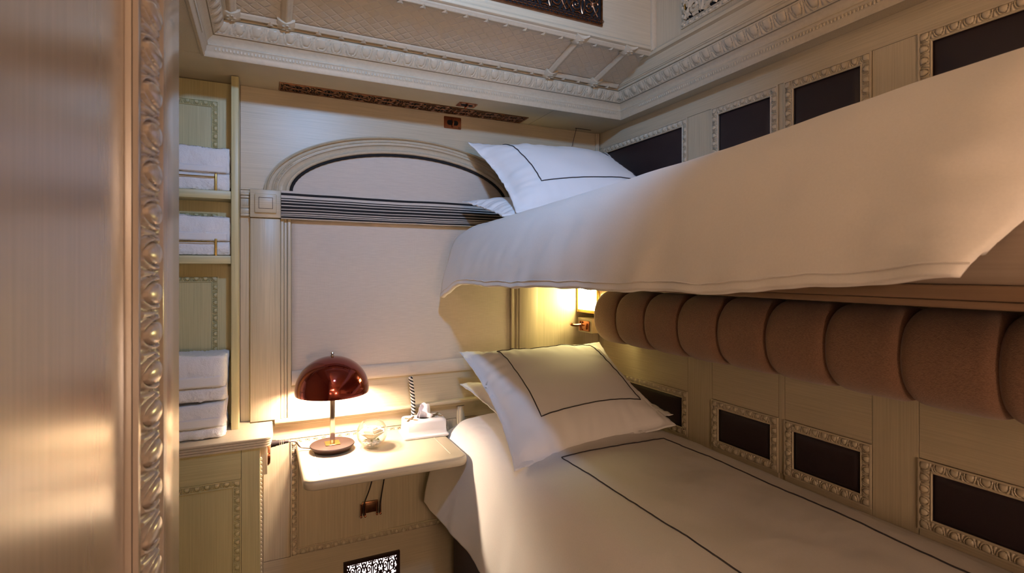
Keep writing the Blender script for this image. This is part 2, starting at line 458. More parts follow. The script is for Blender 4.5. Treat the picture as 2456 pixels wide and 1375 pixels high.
for k in range(19):           # little pressed triangles along the two long ribs
    x = .02 + .0735 * k
    if min(abs(x - r) for r in RIBX) < .03: continue
    for t in (.075, .925):
        mm = M(); a, b, c, e = sp(x - .011, t - .05, .0115), sp(x + .011, t - .05, .0115), sp(x, t + .035, .0115), sp(x, t - .02, .016)
        mm.add([a, b, c, e], [(0, 1, 3), (1, 2, 3), (2, 0, 3)]); mm.part('pressed_triangle', paint_m, ce, 10)
# bulkhead box with rounded lower edge
bh = [(1.60, ZT), (1.60, .880), (1.594, .874), (1.592, .868), (1.594, .862), (1.602, .858), (1.70, .858), (1.70, ZT)]
M().prism([(-.10, y, z) for y, z in bh], (1.385 + .10, 0, 0)).part('bulkhead', paint_h, ce)
M().box(1.362, 1.386, 1.588, 1.604, .858, ZT, .003).part('bulkhead_batten', paint_m, ce)
# clerestory frieze on the right and its sloping apron
M().box(1.384, 1.46, YN, 1.66, .852, ZT).part('frieze', paint_v, ce)
M().prism([(1.40, YN, SOF + .112), (1.384, YN, .842), (1.37, YN, .846), (1.368, YN, .856), (1.374, YN, .866), (1.386, YN, .868), (1.43, YN, .85), (1.43, YN, SOF + .112)], (0, FY - YN - .06, 0)).part('frieze_apron', paint_h, ce)
M().box(-.16, -.10, YN, 1.66, SOF + .11, ZT).part('frieze', paint_v, ce)
# lining above the tray so that no gap shows
M().box(-.18, 1.50, 1.66, D, SOF + .2, SOF + .22).part('ceiling_lining', paint_v, ce)

# ---------------- the lacquered door panel close by on the left
door = struct('door_1', (-.12, .3, FL))
M().box(-.17, -.117, YN, .590, FL, ZT, .0).part('door_panel', door_p, door)
M().box(-.17, -.100, .673, .807, FL, ZT, .003).part('door_stile', door_p, door)
mm = M()
dI = nrm((.011, .077, 0)); dN = nrm((.077, -.011, 0))
strip(mm, (-.1112, .5955, FL), (0, 0, 1), ZT - FL, dI, dN, 0.078, .0405, .0105, 0, 0, ncol=32, b0=.20, b1=.78, nb=22, flip=True,
      prof=lambda w: (.45 if w < .12 else (.1 if w < .16 else (.10 + .22 * math.sin(PI * min(1, (w - .1) / .75)) if w < .82 else (.12 if w < .86 else .12 + .3 * math.sin(PI * (w - .86) / .14))))))
mm.part('carved_moulding', door_p, door, 60)
M().prism([(-.17, .594, FL), (-.1122, .596, FL), (-.1012, .6725, FL), (-.17, .69, FL)], (0, 0, ZT - FL)).part('moulding_backing', door_p, door)

# ================================================================== WINDOW
win = struct('window_1', (.55, D, -.6))
M().box(-.045, .058, D - .030, D, -.566, .199, .003).part('pilaster', paint_v, win)
M().box(1.075, 1.171, D - .030, D, -.566, .199, .003).part('pilaster', paint_v, win)
for x0 in (-.0455, 1.066):
    b = M().box(x0, x0 + .106, D - .042, D, .2005, .305, .003).part('corner_block', paint_h, win)
    M().box(x0 + .016, x0 + .090, D - .053, D - .042, .217, .288, .003).part('raised_square', paint_h, b)
    mm = M()
    for z in (.232, .273): mm.box(x0 + .029, x0 + .077, D - .0545, D - .053, z, z + .0015)
    for x in (x0 + .029, x0 + .0755): mm.box(x, x + .0015, D - .0545, D - .053, .232, .2745)
    mm.part('incised_line', dark_br, b)
# stepped inner jambs
for x0, sg in ((.0585, 1), (1.0745, -1)):
    mm = M()
    for a, b, dp in ((0, .012, .024), (.0125, .024, .017), (.0245, .037, .022)):
        xa, xb = x0 + sg * a, x0 + sg * b
        mm.box(min(xa, xb), max(xa, xb), D - dp, D, -.566, .199, .003)
    mm.part('jamb_moulding', paint_v, win)
# impost moulding at the left of the corner block
mm = M()
for z0_, z1_, dp in ((.205, .215, .016), (.2155, .235, .012), (.236, .272, .008), (.273, .283, .013), (.2835, .292, .018)):
    mm.box(-.0775, -.046, D - dp, D, z0_, z1_, .002)
for k in range(5): mm.box(-.075 + .006 * k, -.071 + .006 * k, D - .011, D - .007, .243, .266, .001)
mm.part('impost_moulding', paint_h, win)
# arch
CXA, CZA = .553, .303
def arch_pt(f, th, y):
    a = .463 + (.551 - .463) * f; b = .188 + (.258 - .188) * f
    return (CXA - a * math.cos(th), y, CZA + b * math.sin(th))
prof = [(0, 0), (0, .024), (.05, .030), (.12, .031), (.16, .026), (.18, .024), (.30, .017), (.42, .020), (.47, .024), (.49, .030), (.51, .030), (.52, .0265), (.56, .0265), (.60, .0265), (.64, .0265), (.65, .031), (.68, .032),
        (.71, .027), (.74, .026), (.84, .024), (.85, .036), (.89, .039), (.93, .036), (.94, .030), (1.0, .028), (1.0, 0)]
NA = 280; rows = []
for f, h in prof:
    r = []
    for i in range(NA + 1):
        hh = h + (.0035 if (.53 < f < .64 and i % 2 == 0) else 0)
        r.append(arch_pt(f, PI * i / NA, D - hh))
    rows.append(r)
M().grid(rows).part('arch_moulding', paint_m, win, 50)
# sill and apron
M().box(.037, 1.53, D - .040, D, -.580, -.566, .004).box(.037, 1.53, D - .030, D, -.588, -.5802, .003).box(.037, 1.53, D - .022, D, -.596, -.5882, .003).part('window_sill', paint_h, win)
M().box(.0965, 1.037, D - .004, D + .004, -.566, .3045).part('window_board', paint_h, win)

# blind with pocket and bar
bl = thing('window_blind', 'pale linen roman blind drawn down over the window', 'blind', (.55, D - .02, -.45))
rows = []
for i in range(41):
    r = []
    for j in range(41):
        x = .0985 + (1.0345 - .0985) * i / 40; z = -.444 + (.20 + .444) * j / 40
        y = D - .010 + .0012 * ns(x * 3, z * 3) + .0006 * ns(x * 11, z * 9)
        if -.400 < z < -.385: y += .003
        r.append((x, y, z))
    rows.append(r)
ob = M().grid(rows).part('blind_fabric', linen, bl, 60)
so = ob.modifiers.new('thickness', 'SOLIDIFY'); so.thickness = .002
rows = []
for i in range(31):
    x = .0985 + .936 * i / 30
    rows.append([(x, D - .014 - .007 * math.sin(a) + .0008 * ns(x * 5), -.416 - .028 * math.cos(a)) for a in [2 * PI * k / 12 for k in range(12)]])
mm = M().grid(rows, cv=True); mm.fan(rows[0]); mm.fan(rows[-1]); mm.part('bottom_pocket', linen, bl, 60)

# arched pelmet: linen lunette, black cord, striped band
pel = thing('arched_pelmet', 'arched linen pelmet edged with black cord above a striped band', 'pelmet', (CXA, D - .03, .2))
rows = []
for i in range(61):
    th = PI * i / 60
    rows.append([(CXA - .458 * q * math.cos(th), D - .011 - .007 * (1 - q ** 2), CZA + .184 * q * math.sin(th)) for q in [k / 14 for k in range(15)]])
M().grid(rows).part('lunette', linen, pel, 60)
M().tube([(CXA - .457 * math.cos(PI * i / 80), D - .017, CZA + .183 * math.sin(PI * i / 80)) for i in range(81)], [.0055 + .0007 * (i % 2) for i in range(81)], 7).part('cord_trim', black_t, pel, 60)
BX0, BX1, BZ0, BZ1 = .060, 1.0645, .197, .3035
def band_y(x, z): return D - .044 - .006 * math.sin(PI * (z - BZ0) / (BZ1 - BZ0)) - .0015 * ns(x * 4, z * 6)
def band_sag(x, f): return .0022 * ns(x * 3.1, f * 1.3) + .0012 * ns(x * 8, f * 3)
def band_grid(f0, f1, off, nx=50, nz=4):
    rows = []
    for i in range(nx + 1):
        x = BX0 + (BX1 - BX0) * i / nx; r = []
        for j in range(nz + 1):
            f = f0 + (f1 - f0) * j / nz; z = BZ1 - (BZ1 - BZ0) * f
            r.append((x, band_y(x, z) - off, z + band_sag(x, f)))
        rows.append(r)
    return rows
rows = band_grid(0, 1, 0, 50, 12)
back = [[(p[0], D - .014, p[2]) for p in (r[0], r[-1])] for r in rows]
mm = M().grid(rows); mm.grid([[r[0], b[0]] for r, b in zip(rows, back)]); mm.grid([[r[-1], b[1]] for r, b in zip(rows, back)])
mm.add([rows[0][0], rows[0][-1], back[0][1], back[0][0]], [(0, 1, 2, 3)]); mm.add([rows[-1][0], rows[-1][-1], back[-1][1], back[-1][0]], [(0, 1, 2, 3)])
mm.part('band_fabric', linen, pel, 60)
for f0, f1 in ((.08, .165), (.265, .30), (.345, .40), (.435, .51), (.55, .64), (.675, .745), (.785, .82), (.86, .885), (.915, .975)):
    M().grid(band_grid(f0, f1, .0008, 50, 1)).part('black_stripe', black_t, pel, 60)

# braided cord hanging under the blind
bc = thing('braided_cord', 'thick braided black and white cord hanging below the blind', 'cord', (.556, D - .05, -.64))
for k in range(4):
    pth = []
    for i in range(90):
        q = i / 89; a = q * 2 * PI * 7 + k * PI / 2
        pth.append((.555 + .012 * math.sin(q * 2.2) + .0048 * math.cos(a), D - .052 + .0048 * math.sin(a), -.445 - .20 * q))
    M().tube(pth, .0048, 6).part('black_strand' if k % 2 else 'white_strand', black_t if k % 2 else cordw, bc, 60)

# ================================================================== SHELVES, TOWELS, CABINET
sh = thing('wall_shelf', 'yellow-lit cream open shelves with carved back panels and brass rails', 'shelf', (-.35, 2.15, -.566))
M().box(-.104, -.080, 2.098, D - .001, -.566, SOF - .002, .0025).part('side_panel', yellow_lit_v, sh)
M().box(XL + .002, -.105, D - .003, D - .0005, -.565, SOF - .002).part('back_board', yellow_lit_v, sh)
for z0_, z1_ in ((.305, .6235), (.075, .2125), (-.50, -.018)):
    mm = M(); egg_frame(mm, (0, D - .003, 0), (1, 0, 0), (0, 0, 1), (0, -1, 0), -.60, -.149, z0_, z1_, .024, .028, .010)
    mm.part('panel_moulding', yellow_lit_m, sh, 55)
    M().box(-.578, -.171, D - .0045, D - .003, z0_ + .022, z1_ - .022).part('back_panel', yellow_lit_v, sh)
for zt in (.284, .054):
    s_ = M().box(XL + .002, -.1045, 2.104, D - .003, zt - .029, zt, .002).part('shelf', yellow_lit_h, sh)
    g = M().tube([(-.60, 2.111, zt + .048), (-.152, 2.111, zt + .048)], .0022, 8)
    gr = g.part('gallery_rail', brass, s_, 60)
    mm = M().lathe([(0, 0), (.0042, 0), (.0042, .057), (.0036, .060), (0, .060)], (-.152, 2.111, zt), 14)
    mm.part('rail_post', brass, s_)
    M().lathe([(0, 0), (.0042, 0), (.0042, .057), (.0036, .060), (0, .060)], (-.596, 2.111, zt), 14).part('rail_post', brass, s_)

def towel(x0, x1, y0_, y1_, z0_, z1_, folds, seed, label, group, band=None, droop=0.0):
    cy, hy = (y0_ + y1_) / 2, (y1_ - y0_) / 2
    zz = [z0_] + [z0_ + (z1_ - z0_) * f for f in folds] + [z1_]
    n_ang = 44; nx = 110
    rows = []
    # outline in (y,z): one stacked rounded layer per fold on the front, flat back
    prof = []
    for k in range(len(zz) - 1):
        a, b = zz[k], zz[k + 1]
        for i in range(25):
            th = -PI / 2 + PI * i / 24
            e = math.copysign(abs(math.cos(th)) ** .55, 1)
            prof.append((-1 + min(.8, .020 / hy) * (1 - e), (a + b) / 2 + (b - a) / 2 * math.sin(th)))
    for i in range(9): prof.append((-.83 + 1.75 * (i + .5) / 9, z1_))
    for i in range(8): prof.append((.97, z1_ - (z1_ - z0_) * (i + .5) / 8))
    for i in range(9): prof.append((.92 - 1.75 * (i + .5) / 9, z0_))
    for i in range(nx + 1):
        q = i / nx; x = x0 + (x1 - x0) * q; e = min(q, 1 - q) / .07
        sc = 1.0 if e >= 1 else .74 + .26 * math.sqrt(max(0, 1 - (1 - e) ** 2))
        r = []
        for (py, z) in prof:
            zc = (z0_ + z1_) / 2
            n1 = ns(x * 30 + seed, py * 3, z * 30) * .0045 + ns(x * 170, py * 14 + seed, z * 170) * .0022
            zz_ = z + (z - z0_) / (z1_ - z0_) * (.010 * ns(x * 8, seed) - droop * q) + (n1 if z > z0_ + .002 else 0)
            r.append((x + (.5 - q) * .0 + (n1 * 2 if i in (0, nx) else 0), cy + py * hy * sc + n1, zc + (zz_ - zc) * (.93 + .07 * (sc if e < 1 else 1))))
        rows.append(r)
    mm = M().grid(rows, cv=True); mm.fan(rows[0]); mm.fan(rows[-1])
    b = (( x0 + x1) / 2, cy, min(p[2] for p in mm.v))
    t = thing('folded_towel', label, 'towel', b, group)
    mm.part('terry_cloth', terry, t, 180)
    if band:
        rr = []
        for i in range(31):
            q = .01 + .955 * i / 30; x = x0 + (x1 - x0) * q
            rr.append([(x, y0_ - .0022 + .0006 * ns(x * 40, z * 40, seed), z0_ + (z1_ - z0_) * (band[0] + (band[1] - band[0]) * z) - droop * q * .5) for z in [k / 5 for k in range(6)]])
        o = M().grid(rr).part('woven_band', terry_band, t, 60)
        so = o.modifiers.new('thickness', 'SOLIDIFY'); so.thickness = .002
    return t
towel(-.42, -.108, 2.119, 2.193, .2855, .440, [.40], 1.3, 'folded white towel on the top shelf behind a brass rail', 'towels on the shelves', (.42, .56))
towel(-.42, -.106, 2.119, 2.193, .0555, .197, [.36], 4.1, 'folded white towel on the middle shelf behind a brass rail', 'towels on the shelves', (.38, .58), .004)
towel(-.46, -.118, 2.012, 2.185, -.5645, -.447, [.30], 7.7, 'folded white towel at the bottom of the stack on the counter', 'towels on the counter', (.34, .60))
towel(-.45, -.116, 2.022, 2.186, -.4415, -.287, [.30], 9.2, 'folded white towel lying on top of another on the counter', 'towels on the counter', (.32, .56))

cab = thing('cabinet', 'yellow-lit cream cabinet with carved panel front below the counter', 'cabinet', (-.3, 2.05, FL))
M().box(XL + .002, -.012, 1.985, D - .003, FL, -.601).part('cabinet_body', paint_v, cab)
cd_ = M().box(XL + .01, -.068, 1.977, 1.9845, FL + .05, -.702, .0).part('door_panel', yellow_lit_v, cab)
M().box(-.0672, -.010, 1.972, 1.9845, FL, -.6015, .001, 1).part('front_stile', yellow_lit_v, cab)
M().box(XL + .01, -.0685, 1.972, 1.9845, -.700, -.6015, .001, 1).part('front_rail', yellow_lit_h, cab)
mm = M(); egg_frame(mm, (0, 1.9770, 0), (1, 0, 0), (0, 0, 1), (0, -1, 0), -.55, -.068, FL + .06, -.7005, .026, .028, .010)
mm.part('panel_moulding', yellow_lit_m, cab, 55)
mm = M()                                                                # carved edge on the side of the cabinet
for k in range(46): mm.ell((-.008, 1.99, FL + .05 + .0145 * k), (.004, .0045, .0065), 6, 4)
mm.part('edge_beading', paint_m, cab)
# counter with reeded, rounded front edge
ct_ = M()
cprof_ = [(0, .0), (.004, .0), (.0045, -.0), ]
layers = [(-.566, -.5735, .0), (-.5735, -.5755, .006), (-.5755, -.5825, .002), (-.5825, -.5845, .008), (-.5845, -.5915, .004), (-.5915, -.5935, .010), (-.5935, -.6005, .006)]
def counter_outline(ins):
    x1, yf, r = .030 - ins, 1.955 + ins, .035
    pts = [(XL + .002, yf)]
    for k in range(9):
        a = -PI / 2 + PI / 2 * k / 8; pts.append((x1 - r + r * math.cos(a), yf + r + r * math.sin(a)))
    pts += [(x1, D - .042), (XL + .002, D - .042)]
    return pts
rows = []
for zt, zb, ins in layers:
    rows.append([(x, y, zt) for x, y in counter_outline(ins + (.002 if zt == -.566 else 0))]); 
    if zt == -.566: rows.append([(x, y, zt - .002) for x, y in counter_outline(ins)])
    rows.append([(x, y, zb) for x, y in counter_outline(ins)])
ct_.grid(rows, cv=True); ct_.add(rows[0], [tuple(range(len(rows[0])))]); ct_.add(rows[-1], [tuple(range(len(rows[0])))])
ct_.box(XL + .002, -.046, D - .045, D - .001, -.600, -.5662)
ct_.top('countertop', paint_m, 'cream counter with reeded rounded edge under the towels', 'counter', angle=30)

# round copper socket on its block at the counter end, with the plug (part of the lamp lead)
so_ = thing('wall_socket', 'round copper socket on cream block below the counter end', 'socket', (.005, 2.06, -.70))
M().box(-.0115, .012, 2.00, 2.12, -.708, -.603, .002).part('mounting_block', paint_v, so_)
M().lathe([(0, .0), (.042, .0), (.042, .003), (.036, .009), (.020, .010), (.018, .006), (0, .006)], (.0125, 2.06, -.654), 32, 'X').part('socket_plate', copper, so_)

# ================================================================== FOLD-DOWN TABLE AND WHAT STANDS ON IT
TX0, TX1, TY0, TY1, TZ = .113, .668, 1.752, 2.178, -.665
tb = thing('folding_table', 'cream fold-down table with rounded corners under the window', 'table', (.39, D - .02, -1.02))
def rrect(x0, x1, y0_, y1_, rf, n=8):
    pts = [(x0, y1_), (x0, y0_ + rf)]
    for k in range(1, n + 1):
        a = PI + PI / 2 * k / n; pts.append((x0 + rf + rf * math.cos(a), y0_ + rf + rf * math.sin(a)))
    pts.append((x1 - rf, y0_))
    for k in range(1, n + 1):
        a = 1.5 * PI + PI / 2 * k / n; pts.append((x1 - rf + rf * math.cos(a), y0_ + rf + rf * math.sin(a)))
    pts.append((x1, y1_)); return pts
rows = []
for ins, z in ((.012, TZ), (.006, TZ - .0015), (.002, TZ - .005), (0, TZ - .012), (0, TZ - .024), (.003, TZ - .031), (.010, TZ - .035)):
    rows.append([(x, y, z) for x, y in rrect(TX0 + ins, TX1 - ins, TY0 + ins, TY1, .036 - ins * .5)])
mm = M().grid(rows, cv=True); mm.add(rows[0], [tuple(range(len(rows[0])))]); mm.add(rows[-1], [tuple(range(len(rows[0])))])
top = mm.part('tabletop', paint_h, tb, 35)
for x in (TX0 + .052, TX1 - .056): M().box(x, x + .0035, TY0 + .05, TY1 - .05, TZ - .001, TZ + .0012, .0006, 1).part('inlaid_line', paint_m, top)
M().tube([(.13, D - .012, TZ - .02), (.65, D - .012, TZ - .02)], .006, 10).part('hinge_rod', bronze, tb)
br = M().box(.365, .430, D - .010, D - .0015, -.998, -.952, .002).part('wall_bracket', bronze, tb)
for x in (.360, .376, .424, .438):
    M().tube([(x, D - .016, -1.003), (x, D - .016, -.955)], .0035, 8).part('bracket_pin', copper, br)
    M().ell((x, D - .017, -1.006), (.005, .005, .005), 8, 6).part('pin_knob', copper, br)
M().tube(spline([(.368, D - .020, -1.0), (.372, D - .022, -.95), (.392, D - .05, -.87), (.405, 2.05, -.699)], 24), .0028, 6).part('support_cable', cable_m, tb)
M().tube(spline([(.432, D - .020, -1.0), (.438, D - .022, -.95), (.443, D - .05, -.87), (.448, 2.05, -.699)], 24), .0028, 6).part('support_cable', cable_m, tb)

# lamp
LXp, LYp = .231, 2.032
lamp = thing('table_lamp', 'mushroom table lamp with glossy oxblood dome shade', 'lamp', (LXp, LYp, TZ + .001))
M().lathe([(0, 0), (.060, 0), (.066, .003), (.078, .017), (.0795, .020), (.0775, .023), (0, .0235)], (LXp, LYp, TZ + .001), 48).part('lamp_base', base_m, lamp)
M().box(LXp - .026, LXp + .026, LYp - .026, LYp + .026, TZ + .0245, TZ + .027, .0008, 1).part('base_plate', brass, lamp)
M().box(LXp - .0085, LXp + .0085, LYp - .0085, LYp + .0085, TZ + .027, -.36, .0015).part('stem', chrome, lamp)
R = .131; ZR = -.452
pr = [(R * math.cos(a), ZR + .012 + (R - .007) * math.sin(a)) for a in [PI / 2 * k / 20 for k in range(20)]]
outer = [(R - .001, ZR)] + [(R, ZR + .006)] + pr + [(.004, ZR + .012 + R - .007)]
inner = [(max(.003, r - .003), z - .0025 if r < R * .98 else z) for r, z in outer[::-1]]
shd = M().lathe(outer + inner + [outer[0]], (LXp, LYp, 0), 64).part('lamp_shade', shade_m, lamp)
M().lathe([(0, -.004), (.006, -.004), (.007, .0), (.0045, .0035), (.004, .0045), (.0065, .009), (.0045, .0135), (0, .015)], (LXp, LYp, ZR + .012 + R - .006), 16).part('finial', chrome, shd)
M().lathe([(0, -.03), (.014, -.028), (.016, -.01), (.016, .012), (.012, .016), (0, .016)], (LXp, LYp, -.372), 20).part('lamp_holder', chrome, lamp)
for sx in (-1, 1):
    M().ell((LXp + sx * .045, LYp - .0, -.405), (.022, .022, .022), 16, 10).part('bulb', em_table, lamp)
    M().tube([(LXp + sx * .012, LYp, -.385), (LXp + sx * .028, LYp, -.395)], .008, 8).part('bulb_cap', chrome, lamp)
M().tube(spline([(.079, 2.06, -.6215), (.105, 2.065, -.627), (.125, 2.07, -.652), (.165, 2.055, -.6575)], 20), .0026, 6).part('power_cable', cable_m, lamp)
mm = M()
for x0, x1, r in ((.0235, .028, .014), (.028, .040, .0125), (.040, .052, .0100), (.053, .058, .0085), (.0595, .064, .0080), (.0655, .070, .0072), (.070, .082, .0055)):
    mm.lathe([(0, x0), (r, x0), (r * .93, x1), (0, x1)], (0, 2.06, -.6215), 16, 'X')
mm.part('plug', cable_m, lamp)

# glass bowl, rose, pebbles
BX, BY, BZc, BR = .369, 1.998, TZ + .055, .056
pr = []
a0, a1 = math.radians(-75), math.radians(52)
prf = [(0, BZc - BR * .97)] + [(BR * math.cos(a0 + (a1 - a0) * k / 20), BZc + BR * math.sin(a0 + (a1 - a0) * k / 20)) for k in range(21)]
prf2 = [(max(0, r - .0022) if r > 0 else 0, z + (.0022 if z < BZc - .03 else 0)) for r, z in prf[::-1]]
M().lathe(prf + [(prf[-1][0] + .0008, prf[-1][1] + .002)] + prf2, (BX, BY, 0), 40).top('glass_bowl', glass_m, 'round clear glass bowl holding a cream rose and pebbles', 'bowl', angle=60)
mm = M()
for k in range(110):
    while True:
        p = V(random.uniform(-1, 1), random.uniform(-1, 1), 0) * (BR - .009)
        z = BZc - BR * .97 + .008 + random.random() * .018
        lim = math.sqrt(max(0, (BR - .009) ** 2 - (z - BZc) ** 2))
        if math.hypot(p[0], p[1]) < lim: break
    mm.ell((BX + p[0], BY + p[1], z), (.0055 * random.uniform(.7, 1.1), .0055 * random.uniform(.7, 1.1), .004 * random.uniform(.7, 1.1)), 7, 5)
mm.top('white_pebbles', pebble_m, 'small white pebbles filling the bottom of the glass bowl', 'pebbles', kind='stuff', angle=60)
rose = thing('rose_flower', 'cream rose head lying in the glass bowl', 'flower', (BX, BY, BZc - .025))
for ring, (n, r0, hh, tilt) in enumerate(((3, .009, .046, .1), (4, .017, .046, .25), (5, .027, .044, .5), (6, .036, .038, .8))):
    for k in range(n):
        a = 2 * PI * k / n + ring * .7; w = 2.1 * PI / n * .62
        rows = []
        for i in range(9):
            q = -1 + i / 4; r = []
            for j in range(7):
                t = j / 6; rr = r0 * (.35 + .65 * math.sin(min(1, t * 1.1) * PI / 2)) + tilt * .012 * t * t + .0015 * q * q
                zz = BZc - .022 + hh * t * (1 - .14 * q * q) - tilt * .010 * t ** 3
                r.append((BX + rr * math.cos(a + q * w), BY + rr * math.sin(a + q * w), zz))
            rows.append(r)
        o = M().grid(rows).part('petal', petal_m, rose, 80)
        so = o.modifiers.new('thickness', 'SOLIDIFY'); so.thickness = .0009
for k in range(3):
    a = 3.6 + k * .9
    rows = [[(BX + (.016 + .020 * t) * math.cos(a) + .006 * s_ * math.sin(PI * t) * -math.sin(a), BY + (.016 + .020 * t) * math.sin(a) + .006 * s_ * math.sin(PI * t) * math.cos(a), BZc - .024 + .004 * math.sin(PI * t)) for s_ in (-1, 0, 1)] for t in [i / 6 for i in range(7)]]
    M().grid(rows).part('leaf', leaf_m, rose, 80)

# tissue box cover
tx, ty, tw, td, thh = .590, 2.072, .165, .112, .066
ang = math.radians(-3)
def T(x, y, z): return (tx + x * math.cos(ang) - y * math.sin(ang), ty + x * math.sin(ang) + y * math.cos(ang), TZ + .001 + z)
tis = thing('tissue_box', 'white ceramic tissue box cover with gilt rose reliefs on top', 'tissue box', T(0, 0, 0))
def rr4(w, d, r, n=5):
    out = []
    for (sx, sy, a0_) in ((1, -1, -PI / 2), (1, 1, 0), (-1, 1, PI / 2), (-1, -1, PI)):
        for k in range(n + 1):
            a = a0_ + PI / 2 * k / n; out.append((sx * (w / 2 - r) + r * math.cos(a), sy * (d / 2 - r) + r * math.sin(a)))
    return out
rows = [[T(x, y, z) for x, y in rr4(tw + e, td + e, .012)] for e, z in ((.014, 0), (.018, .003), (.017, .008), (.008, .011), (.002, .016), (0, .03), (-.001, thh - .008), (-.005, thh - .002), (-.012, thh))]
rows += [[T(x * s_, y * s_, thh + .001) for x, y in rr4(tw - .02, td - .02, .01)] for s_ in (.8, .4)]
mm = M().grid(rows, cv=True); mm.fan(rows[-1]); mm.fan(rows[0]); mm.part('box_cover', porcelain, tis, 50)
M().lathe([(0, 0), (.026, 0), (.026, .0012), (0, .0012)], T(0, 0, thh + .0008), 24).part('opening', void_m, tis)
rows = []
for i in range(15):
    q = i / 14; r = []
    for j in range(9):
        t = j / 8; wv = (1 - .30 * t)
        x = (-.030 + .060 * q) * wv + .006 * t + .004 * ns(q * 4, t * 3)
        y = .012 * math.sin(q * 7) * (1 - .3 * t) + .006 * ns(q * 5, t * 4, 3)
        z = thh + .060 * t * (1 - .28 * abs(q - .42)) + .004 * ns(q * 6, t * 2, 8)
        r.append(T(x, y, z))
    rows.append(r)
o = M().grid(rows).part('tissue_sheet', tissue_m, tis, 30); so = o.modifiers.new('thickness', 'SOLIDIFY'); so.thickness = .0006
rows = [[T(-.024 + .05 * q + .004 * t, -.012 - .012 * t + .008 * math.sin(q * 5), thh + .001 + .034 * (1 - q * .5) * t) for t in [k / 6 for k in range(7)]] for q in [i / 8 for i in range(9)]]
o = M().grid(rows).part('tissue_sheet', tissue_m, tis, 30); so = o.modifiers.new('thickness', 'SOLIDIFY'); so.thickness = .0006
for cx_, cy_ in ((-.056, -.012), (.052, .012)):
    mm = M()
    for k in range(7):
        a = 2 * PI * k / 7; mm.ell(T(cx_ + .006 * math.cos(a), cy_ + .006 * math.sin(a), thh + .0018), (.005, .005, .003), 7, 5)
    mm.ell(T(cx_, cy_, thh + .0015), (.004, .004, .003), 7, 5)
    mm.part('rose_relief', gilt_m, tis)
    for a in (.9, -.7, 2.5, 3.9):
        rows = []
        for i in range(9):
            t = i / 8; l = .014 + .030 * t; w = .0065 * math.sin(PI * min(1, t * .95 + .05)) + .0004
            c_, s_ = math.cos(a), math.sin(a)
            px, py = cx_ + l * c_ * .72, cy_ + l * s_
            if abs(py) > td / 2 - .008: py = math.copysign(td / 2 - .008, py)
            if abs(px) > tw / 2 - .008: px = math.copysign(tw / 2 - .008, px)
            rows.append([T(px - w * s_, py + w * c_, thh + .0012), T(px, py, thh + .0040 + .0008 * (i % 2)), T(px + w * s_, py - w * c_, thh + .0012)])
        M().grid(rows).part('leaf_relief', gilt_m, tis)

# ================================================================== GRILLES, LATCHES
def spiral(c, r0, r1, a0_, turns, n=22):
    return [(c[0] + (r0 + (r1 - r0) * i / (n - 1)) * math.cos(a0_ + 2 * PI * turns * i / (n - 1)), c[1] + (r0 + (r1 - r0) * i / (n - 1)) * math.sin(a0_ + 2 * PI * turns * i / (n - 1))) for i in range(n)]
def scroll_tile():
    """curves in a unit half tile x 0..1, y -1..1, to be mirrored"""
    cs = []
    for sy in (1, -1):
        cs.append([(p[0], sy * p[1]) for p in spiral((.42, .52), .05, .30, 0.4, 1.35)])
        cs.append([(p[0], sy * p[1]) for p in spiral((.78, .20), .04, .18, 2.4, -1.2)])
        cs.append([(.0, sy * .05), (.10, sy * .22), (.12, sy * .5), (.06, sy * .8), (0, sy * .95)])
        cs.append([(.0, sy * .05), (.2, sy * .12), (.45, sy * .16), (.62, sy * .3), (.75, sy * .6), (.98, sy * .92)])
        cs.append([(.70, sy * .95), (.80, sy * .78), (.95, sy * .62), (1.0, sy * .45)])
        cs.append([(.12, sy * .95), (.3, sy * .9), (.5, sy * .93)])
    cs.append([(1.0, .3), (.93, .15), (1.0, 0), (.93, -.15), (1.0, -.3)])
    cs.append([(.14, 0), (.22, .07), (.34, 0), (.22, -.07), (.14, 0)])
    return cs
def filigree(mm, O, U, Vv, N, W, H, tile, r, n=4):
    O, U, Vv, N = V(*O), V(*U), V(*Vv), V(*N)
    nt_ = max(1, int(round(W / (2 * tile)))); tl = W / (2 * nt_)
    for k in range(nt_):
        for sx in (1, -1):
            cx_ = (2 * k + 1) * tl
            for c in scroll_tile():
                pts = [O + U * (cx_ + sx * p[0] * tl) + Vv * (H / 2 + p[1] * H / 2) + N * .001 for p in spline(c, max(8, len(c)))]
                mm.tube(pts, r, n, caps=False)
    return mm
def frame_bars(mm, O, U, Vv, N, W, H, b, d):
    O, U, Vv, N = V(*O), V(*U), V(*Vv), V(*N)
    def bar(u0, u1, v0, v1):
        mm.prism([O + U * u0 + Vv * v0, O + U * u1 + Vv * v0, O + U * u1 + Vv * v1, O + U * u0 + Vv * v1], tuple(N * d))
    bar(-b, W + b, -b, 0); bar(-b, W + b, H, H + b); bar(-b, 0, 0, H); bar(W, W + b, 0, H); return mm

# long soffit grille
g = thing('vent_grille', 'long bronze filigree air grille in the soffit above the window', 'grille', (.57, 2.14, SOF - .006))
frame_bars(M(), (.058, 2.102, SOF - .0005), (1, 0, 0), (0, 1, 0), (0, 0, -1), 1.022, .083, .005, .003).part('grille_frame', bronze, g)
M().box(.052, 1.086, 2.096, 2.19, SOF - .0006, SOF - .0001).part('dark_backing', void_m, g)
filigree(M(), (.058, 2.102, SOF - .002), (1, 0, 0), (0, 1, 0), (0, 0, -1), 1.022, .083, .060, .0017).part('filigree', bronze, g, 60)
